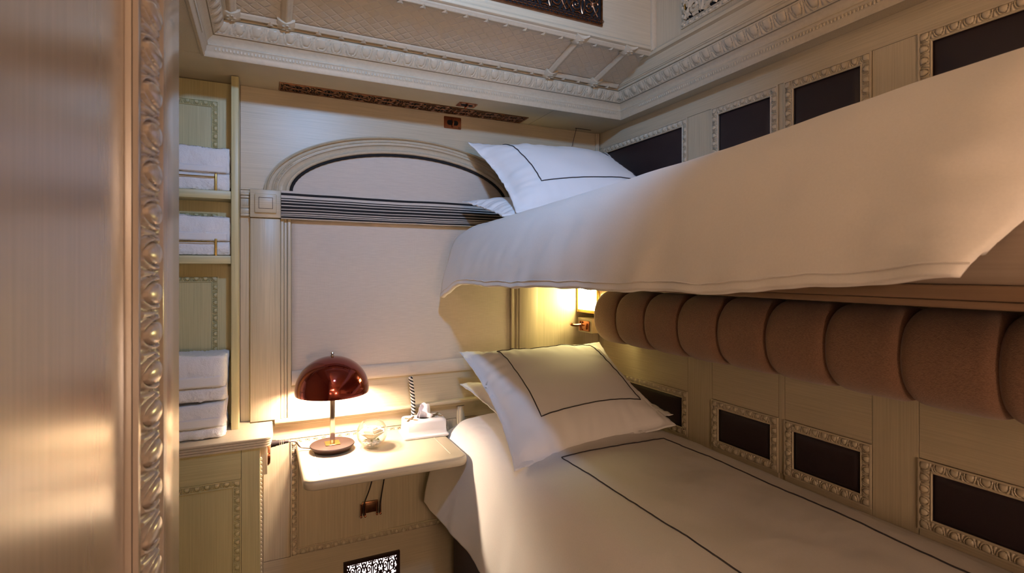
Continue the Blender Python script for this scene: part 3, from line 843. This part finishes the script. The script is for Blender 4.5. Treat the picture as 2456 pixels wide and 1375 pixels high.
# bulkhead grille
g = thing('vent_grille', 'bronze scrollwork grille with honeycomb border on the ceiling bulkhead', 'grille', (.7, 1.595, .905))
gx0, gx1, gz0, gz1 = .30, 1.126, .911, 1.075
M().box(gx0, gx1, 1.597, 1.5995, gz0, gz1).part('dark_backing', void_m, g)
frame_bars(M(), (gx0, 1.5995, gz0), (1, 0, 0), (0, 0, 1), (0, -1, 0), gx1 - gx0, gz1 - gz0, .006, .008).part('grille_frame', bronze, g)
filigree(M(), (gx0, 1.594, gz0 + .018), (1, 0, 0), (0, 0, 1), (0, -1, 0), gx1 - gx0 - .014, gz1 - gz0 - .022, .072, .0026, 5).part('filigree', bronze, g, 60)
mm = M()
for row in range(2):
    for k in range(52):
        cx_ = gx0 + .008 + .016 * k + .008 * row; cz = gz0 + .005 + .009 * row
        mm.tube([(cx_ + .0078 * math.cos(PI / 6 * (2 * q)), 1.595, cz + .0052 * math.sin(PI / 6 * 2 * q)) for q in range(6)], .0011, 4, closed=True)
mm.part('honeycomb_border', bronze, g, 60)
# low wall grille with a glow behind
g = thing('vent_grille', 'dark bronze scrollwork grille glowing from behind low on the wall', 'grille', (.405, D - .012, -1.345))
gx0, gx1, gz0, gz1 = .306, .506, -1.332, -1.196
frame_bars(M(), (gx0, D - .002, gz0), (1, 0, 0), (0, 0, 1), (0, -1, 0), gx1 - gx0, gz1 - gz0, .014, .012).part('grille_frame', dark_br, g)
M().box(gx0, gx1, D - .0032, D - .0016, gz0, gz1).part('glowing_panel', em_grille, g)
filigree(M(), (gx0, D - .009, gz0), (1, 0, 0), (0, 0, 1), (0, -1, 0), gx1 - gx0, gz1 - gz0, .034, .0030, 5).part('filigree', dark_br, g, 60)
# pierced panel on the clerestory frieze
g = thing('pierced_panel', 'cream pierced fretwork panel high on the right frieze', 'vent panel', (1.383, 1.2, .885))
mm = M(); egg_frame(mm, (1.384, 0, 0), (0, 1, 0), (0, 0, 1), (-1, 0, 0), .75, 1.452, .884, 1.085, .022, .03, .010); mm.part('panel_moulding', paint_m, g, 55)
M().box(1.3815, 1.3838, .77, 1.432, .904, 1.065).part('dark_backing', void_m, g)
filigree(M(), (1.379, .772, .906), (0, 1, 0), (0, 0, 1), (-1, 0, 0), .66, .158, .075, .0078, 5).part('fretwork', paint_m, g, 60)
M().box(1.372, 1.379, 1.424, 1.430, .935, .965, .001).part('hinge', brass, g)

# latches
def turn_latch(label, O, U, Vv, N):
    O, U, Vv, N = V(*O), V(*U), V(*Vv), V(*N)
    t = thing('turn_latch', label, 'latch', tuple(O), 'copper turn latches')
    def pl(pts, o0, h): return M().prism([O + U * a + Vv * b + N * o0 for a, b in pts], tuple(N * h))
    def rr_(w, h, r, n=4): return rr4(2 * w, 2 * h, r, n)
    pl(rr_(.040, .026, .004), 0, .0025).part('latch_plate', copper, t)
    pl(rr_(.026, .011, .0105), .0025, .0006).part('latch_slot', void_m, t)
    mm = M().tube([O + U * 0 + Vv * .020 + N * .006, O + N * .010, O - Vv * .018 + N * .007], [.004, .0045, .0035], 8); mm.part('thumb_turn', copper, t)
    for a in (-.032, .032):
        M().ell(O + U * a - Vv * .019 + N * .003, (.0042, .0042, .0042), 8, 6).part('screw', bronze, t)
turn_latch('copper turn latch on the wall just under the soffit grille', (.757, D - .0015, .657), (1, 0, 0), (0, 0, 1), (0, -1, 0))
turn_latch('copper turn latch set in the soffit beside the long grille', (.768, 2.048, SOF - .0005), (1, 0, 0), (0, 1, 0), (0, 0, -1))
# bunk stay cable up to the soffit
st = thing('stay_cable', 'thin steel cable from soffit slot down behind upper pillow', 'cable', (1.377, D - .03, .55))
M().box(1.37, 1.46, 2.150, 2.156, SOF - .0012, SOF - .0002).part('soffit_slot', void_m, st)
M().tube([(1.377, 2.155, SOF - .001), (1.32, 2.165, .47)], .0014, 6).part('cable', cable_m, st)

# corner reading light box (glowing side faces the window)
rl = thing('reading_light', 'glowing box reading light in the corner behind the bolster', 'light', (1.47, 2.11, -.20))
M().box(1.413, XR - .002, 2.012, D - .002, -.205, -.048, .003).part('light_housing', paint_m, rl)
mm = M()
for a in ((2.014, 2.026, -.203, -.050), (2.184, 2.196, -.203, -.050), (2.026, 2.184, -.203, -.188), (2.026, 2.184, -.064, -.050)):
    mm.box(1.404, 1.4128, a[0], a[1], a[2], a[3], .002)
mm.part('light_frame', brass, rl)
M().box(1.4062, 1.4126, 2.0262, 2.1838, -.1878, -.0642).part('diffuser', em_sconce, rl)
M().box(1.425, 1.530, 2.0080, 2.0116, -.192, -.112, .001).part('diffuser', em_sconce, rl)  # hidden front diffuser, added to light the pillow and right wall
# swivel hook below it
hk = thing('swivel_hook', 'copper swivel hook on small plate below the corner light', 'hook', (1.42, 2.14, -.28))
M().box(1.412, 1.52, 2.075, D - .002, -.300, -.228, .004).part('hook_plate', paint_m, hk)
M().box(1.402, 1.4118, 2.088, 2.165, -.292, -.242, .003).part('hook_housing', copper, hk)
M().box(1.392, 1.402, 2.096, 2.130, -.282, -.252, .003).part('hook_block', copper, hk)
M().tube(spline([(1.397, 2.145, -.262), (1.375, 2.15, -.264), (1.352, 2.152, -.262), (1.343, 2.152, -.256)], 14), .0065, 8).part('hook_arm', copper, hk)
M().tube([(1.395, 2.15, -.290), (1.395, 2.15, -.245)], .0055, 8).part('hook_pin', copper, hk)

# ================================================================== BEDS
lb = thing('lower_bunk', 'lower bunk with dark base and mattress under the white duvet', 'bed', (1.12, 1.1, FL))
M().box(.735, XR - .003, BN + .02, 2.13, FL, -.86, .01).part('bed_base', bedbase, lb)
M().box(.745, XR - .003, BN + .02, 2.13, -.859, -.675, .03, 3).part('mattress', white_lin, lb)

def cloth_grid(fn, nu, nv): return [[fn(i / nu, j / nv) for j in range(nv + 1)] for i in range(nu + 1)]

# lower duvet: section from the hem over the edge to the wall
LSEC = [(.622, -.955), (.628, -.90), (.640, -.83), (.655, -.76), (.672, -.695), (.698, -.645), (.745, -.612), (.83, -.600), (.95, -.596), (1.1, -.594), (1.25, -.597), (1.36, -.612), (1.45, -.645), (1.525, -.685)]
LS = spline(LSEC, 131)
def lower_duvet(u, v):
    y = BN + .05 + (2.092 - BN - .05) * v
    k = u * 130; i = min(129, int(k)); p = LS[i] + (LS[i + 1] - LS[i]) * (k - i)
    x, z = p
    side = smooth(.42, .0, u)                       # 1 at the hem
    f = ns(y * 5.5, 1.7) * .016 + ns(y * 13, 4.2) * .006
    x += side * (f + .010 * ns(y * 2.1, 9.0)) - .012 * side * smooth(1.7, 2.06, y)
    z += side ** 2 * .010 * ns(y * 3.3, 5.5)
    top = smooth(.40, .55, u)
    z += top * (.009 * ns(x * 4, y * 3) + .0035 * ns(x * 11, y * 8, 2)) + .010 * top * smooth(1.2, .5, y) * -1 
    z += .0015 * ns(x * 40, y * 40, z * 40)
    # round off at the head end
    e = smooth(1.98, 2.092, y); z -= e * e * .045 * smooth(.2, .5, u)
    # dip under the pillow
    return (x, y, z)
dv = thing('duvet', 'white duvet with dark stitched border on the lower bunk', 'duvet', (1.05, 1.0, -.97))
o = M().grid(cloth_grid(lower_duvet, 130, 200)).part('duvet_cover', cotton, dv, 180)
so = o.modifiers.new('thickness', 'SOLIDIFY'); so.thickness = .012; so.offset = -1
def find_u(x_t, y, fn, lo=.3, hi=1.0):
    v = (y - (BN + .05)) / (2.092 - BN - .05)
    for _ in range(30):
        mid = (lo + hi) / 2
        if fn(mid, v)[0] < x_t: lo = mid
        else: hi = mid
    return mid, v
def on_duvet(x, y):
    u, v = find_u(x, y, lower_duvet); p = lower_duvet(u, v); return (x, y, p[2] + .0012)
path = [on_duvet(.858 + .004 * ns(y * 4), y) for y in np.linspace(-.45, 1.425, 130)] + [on_duvet(x, 1.432 + .004 * ns(x * 9) + .012 * (x - .86) / .43) for x in np.linspace(.860, 1.292, 40)] + [on_duvet(1.292 + .003 * ns(y * 4, 3), y) for y in np.linspace(1.440, -.45, 130)]
M().tube(path, .0022, 5).part('stitched_border', thread, dv, 80)

# pillows
def pillow_fn(c, T_, fl, pinch, seed, sag=None, wr_=1.7, up=None):
    tl, tr, brr, bll = [V(*p) for p in c]
    n = nrm(np.cross(tr - tl, bll - tl)); n = n if n[2] > 0 else -n
    if up is not None: n = nrm(up)
    def fn(s_, t_, side):
        # s_ -1 left..1 right, t_ -1 bottom..1 top
        px = pinch[0] if isinstance(pinch, tuple) else pinch; py = pinch[1] if isinstance(pinch, tuple) else pinch
        a = s_ * (1 - px * (1 - t_ * t_) * abs(s_)); b = t_ * (1 - py * (1 - s_ * s_) * abs(t_))
        q = (a + 1) / 2; w = (b + 1) / 2
        p = (1 - w) * ((1 - q) * bll + q * brr) + w * ((1 - q) * tl + q * tr)
        si, ti = min(1, abs(s_) / (1 - fl)), min(1, abs(t_) / (1 - fl))
        e = max(0, (1 - si ** 2.4) * (1 - ti ** 2.4))
        h = T_ * e ** .50
        edge = (1 - e) * smooth(0, .3, e + .02)
        wv = .0045 * wr_ * (ns(s_ * 3.2 + seed, t_ * 9, side) * smooth(.35, .95, abs(s_)) + ns(s_ * 9, t_ * 3.2 + seed, side + 5) * smooth(.35, .95, abs(t_)))
        wv += .003 * wr_ * ns(s_ * 2.2, t_ * 2.4, seed * 3)
        rp = .0022 * wr_ * ns(s_ * 14 + seed, t_ * 14, 7) * smooth(.8, 1, max(abs(s_), abs(t_)))
        p = p + n * ((h + wv * (1 if e > .001 else .6)) * side * (1 if side > 0 else .75) + (.0016 * side if e <= .0001 else 0) + rp)
        if sag: p = sag(p, s_, t_)
        return p
    return fn
def make_pillow(label, fn, line=None, n=64, material=None, group=None):
    mm = M(); g1 = [[fn(-1 + 2 * i / n, -1 + 2 * j / n, 1) for j in range(n + 1)] for i in range(n + 1)]
    g2 = [[fn(-1 + 2 * i / n, -1 + 2 * j / n, -1) for j in range(n + 1)] for i in range(n + 1)]
    mm.grid(g1); mm.grid(g2)
    for k in range(n):
        for a, b in ((g1[k][0], g1[k + 1][0]), (g1[k][n], g1[k + 1][n])): pass
    rim1 = [g1[i][0] for i in range(n + 1)] + [g1[n][j] for j in range(1, n + 1)] + [g1[i][n] for i in range(n - 1, -1, -1)] + [g1[0][j] for j in range(n - 1, 0, -1)]
    rim2 = [g2[i][0] for i in range(n + 1)] + [g2[n][j] for j in range(1, n + 1)] + [g2[i][n] for i in range(n - 1, -1, -1)] + [g2[0][j] for j in range(n - 1, 0, -1)]
    mm.grid([rim1, rim2], cv=True)
    t = thing('pillow', label, 'pillow', mm.base(), group)
    mm.part('pillow_case', material or cotton_b, t, 180)
    if line:
        l, r_, b_, tp = line; path = []
        def add(s0, t0, s1, t1, k=40):
            for i in range(k):
                q = i / k; path.append(fn(s0 + (s1 - s0) * q, t0 + (t1 - t0) * q, 1))
        add(l, b_, r_, b_); add(r_, b_, r_, tp); add(r_, tp, l, tp); add(l, tp, l, b_)
        # lift a little off the cloth
        M().tube([p + V(0, -.0012, .0012) for p in path], .0022, 5, closed=True).part('stitched_border', thread, t, 80)
    return t
# lower bunk: flat pillow and the leaning one
make_pillow('plain white pillow lying under the other on the lower bunk', pillow_fn([(.748, 2.075, -.478), (1.47, 2.085, -.49), (1.48, 1.60, -.575), (.80, 1.58, -.585)], .055, .06, .05, 2.2), group='pillows on the lower bunk')
def sag_low(p, s_, t_):
    p = p.copy()
    k = smooth(-.55, -1, t_); p[2] += -.012 * k * (1 - s_ * s_) 
    return p
make_pillow('white pillow with dark stitched border leaning on the lower bunk', pillow_fn([(.727, 2.03, -.333), (1.395, 1.99, -.328), (1.43, 1.53, -.592), (.692, 1.432, -.612)], .088, .085, (.10, .07), 5.1, sag_low), line=(-.60, .74, -.58, .82), group='pillows on the lower bunk')

# upper bunk
ub = thing('upper_bunk', 'upper folding bunk with cream fascia and brown lower rail', 'bed', (1.13, 1.05, -.045))
M().box(.735, .757, BN + .02, 2.12, -.016, .105, .002).part('fascia_panel', bunk_m, ub)
M().box(.728, .757, BN + .02, 2.12, -.034, -.0165, .003).part('fascia_moulding', bunk_d, ub)
M().box(.733, .757, BN + .02, 2.12, -.044, -.0345, .002).part('bottom_rail', bunk_d, ub)
M().box(.7575, XR - .003, BN + .02, 2.12, -.040, -.015, .002).part('bunk_pan', dark_br, ub)
M().box(.766, XR - .003, .37, 2.12, -.0145, .178, .035, 3).part('mattress', white_lin, ub)

USEC = [(.672, -.040), (.682, .01), (.702, .075), (.735, .145), (.785, .203), (.87, .252), (.99, .288), (1.13, .305), (1.28, .302), (1.41, .282), (1.515, .245)]
US = spline(USEC, 121)
UY1 = 2.085
def upper_duvet(u, v):
    y0_ = .298 - .24 * min(u, .6)
    y = y0_ + (UY1 - y0_) * v
    k = u * 120; i = min(119, int(k)); p = US[i] + (US[i + 1] - US[i]) * (k - i)
    tg = nrm(US[min(120, i + 1)] - US[max(0, i - 1)]); inn = np.array((tg[1], -tg[0]))       # inward normal of the section
    x, z = p
    crown = smooth(.25, .6, u)
    z *= (1 - .13 * smooth(.7, 1.6, y) * crown - .10 * smooth(1.6, 2.05, y) * crown)
    z += .030 * smooth(.9, .3, y) * crown
    side = smooth(.45, 0, u)
    hem = side * side
    z += hem * (-.012 * smooth(.8, 1.9, y) + .030 * smooth(.75, .29, y) - .060 * smooth(1.86, 2.085, y) ** 1.5 + .006 * ns(y * 6, 2.2) + .004 * ns(y * 17, 6))
    x += side * (.006 * ns(y * 4.5, 3.1) + .005 * ns(y * 11, 8.1)) - .010 * side * smooth(1.8, 2.08, y) * side
    x += .007 * side * ns((y + z * 1.6) * 6, (y - z) * 1.2, 4) * smooth(0, .08, u)
    z += .006 * crown * ns(x * 4, y * 3.2, 1) + .0025 * ns(x * 11, y * 9, 6)
    z += .0022 * ns(x * 22, y * 26, z * 10) * side
    x += .0045 * side * (1 - side * .5) * ns(y * 15 + z * 9, z * 3, 11)
    # the foot end rolls inwards, with puckers along the seam
    e = max(0, min(1, 1 - (y - y0_) / .13))
    th_ = (.010 + .035 * smooth(.03, .25, u) + .115 * smooth(.30, .50, u)) * (1 - math.sqrt(max(0, 1 - e * e * .98)))
    pk = smooth(0, 1, e) * (.009 * ns(u * 17, y * 4, 2) + .003 * ns(u * 45, y * 5, 5)) * smooth(.02, .12, u)
    x += inn[0] * (th_ + pk); z += inn[1] * (th_ + pk)
    h = smooth(1.97, 2.085, y); z -= h * h * .05 * crown
    return (min(x, 1.522), y, z)
ud = thing('duvet', 'white duvet hanging over the edge of the upper bunk', 'duvet', (1.05, 1.2, -.1))
g = cloth_grid(upper_duvet, 120, 190)
o = M().grid(g).part('duvet_cover', cotton, ud, 180)
so = o.modifiers.new('thickness', 'SOLIDIFY'); so.thickness = .016; so.offset = -1
M().tube([V(*g[4][j]) + V(-.0012, 0, 0) for j in range(191)], .0012, 4).part('hem_seam', cotton, ud, 80)

make_pillow('plain white pillow under the stitched one on the upper bunk', pillow_fn([(.752, 2.06, .292), (1.46, 2.08, .30), (1.47, 1.68, .235), (.80, 1.76, .205)], .050, .07, .05, 8.4), group='pillows on the upper bunk')
make_pillow('white pillow with dark stitched border leaning on the upper bunk', pillow_fn([(.783, 2.075, .545), (1.49, 2.06, .565), (1.50, 1.60, .262), (.846, 1.735, .215)], .085, .085, (.09, .06), 6.6), line=(-.62, .80, -.52, .90), group='pillows on the upper bunk')

# bolster: a row of stuffed rolls along the right wall
bo = thing('bolster', 'brown tweed channelled bolster along the wall over the lower bunk', 'bolster', (1.44, 1.05, -.315))
SEG = .1808; YE = 1.972
for k in range(11):
    ya, yb = YE - SEG * (k + 1), YE - SEG * k
    rows = []
    for i in range(21):
        t = -1 + 2 * i / 20
        f = 1 - .12 * abs(t) ** 8 - .015 * t * t
        if k == 0 and t > .3: f *= math.sqrt(max(.0, 1 - ((t - .3) / .74) ** 3.2))
        r = []
        for j in range(36):
            a = 2 * PI * j / 36
            cx_, cz = math.cos(a), math.sin(a)
            ex = .90
            px = math.copysign(abs(cx_) ** ex, cx_); pz = math.copysign(abs(cz) ** ex, cz)
            w = .001 * ns(a * 3, t * 2, k)
            r.append((1.432 + px * (.105 * f + w), (ya + yb) / 2 + t * SEG / 2 * .995, -.203 + pz * (.118 * f + w)))
        rows.append(r)
    mm = M().grid(rows, cv=True); mm.fan(rows[0]); mm.fan(rows[-1])
    mm.part('bolster_roll', tweed, bo, 70)

# ================================================================== UNSEEN LAMPS ADDED ABOVE AND BEHIND THE VIEWER
cl = thing('unseen_spotlight', 'unseen small brass ceiling spotlight aimed at the pillows and window', 'spotlight', (.25, .40, 1.0))  # unseen; cool light inferred from the soffit's shadow line, fitting invented
aim = nrm(V(.72, 2.2, .46) - V(.25, .40, 1.0))
def along(t): return V(.25, .40, 1.0) + aim * t
M().lathe([(0, ZT), (.045, ZT), (.045, ZT - .010), (.012, ZT - .016), (.012, 1.02), (0, 1.02)], (.25, .40, 0), 24).part('ceiling_rose', brass, cl)
M().tube([along(-.075), along(-.06), along(-.04), along(.0)], [.03, .045, .05, .052], 24).part('lamp_body', brass, cl)
M().tube([along(.0005), along(.002)], [.046, .046], 24).part('lens', em_ceil, cl)
ld = bpy.data.lights.new('spot_bulb', 'SPOT'); ld.energy = S_CEIL; ld.color = C_CEIL; ld.spot_size = math.radians(100); ld.spot_blend = 1.0; ld.shadow_soft_size = .05
lo = bpy.data.objects.new('spot_bulb', ld); COL.objects.link(lo); lo.parent = cl; lo.location = tuple(aim * .06)
lo.rotation_mode = 'QUATERNION'; lo.rotation_quaternion = Vector(tuple(aim)).to_track_quat('-Z', 'Y')
cs = thing('added_cove_light', 'added warm fill strip along the ledge of the ceiling tray', 'light strip', (-.09, .3, .822))  # unseen strip added for warm fill bounced off the ceiling
M().box(-.099, -.060, -.60, 1.20, .8145, .824, .002).part('strip_housing', paint_m, cs)
M().box(-.094, -.065, -.59, 1.19, .8242, .8262).part('diffuser', em_cove, cs)
for lx, lz, lab in ((.0, .34, 'upper of two added warm fill globes on the near wall'), (.50, -.42, 'lower of two added warm fill globes on the near wall')):  # unseen globes added as warm fill from behind the viewer
    wl = thing('added_fill_globe', lab, 'lamp', (lx, YN + .1, lz - .05), 'added fill globes on the near wall')
    M().lathe([(0, YN), (.05, YN), (.05, YN + .012), (.015, YN + .03), (.015, YN + .07), (0, YN + .07)], (lx, 0, lz), 20, 'Y').part('wall_plate', brass, wl)
    M().ell((lx, YN + .16, lz), (.10, .10, .10), 24, 14).part('glass_globe', em_fill if lz > 0 else em_fill_low, wl)

# ------------------------------------------------------------------ lift everything from eye level to floor level
for o in list(COL.objects):
    if o.parent is None: o.location.z += EYE
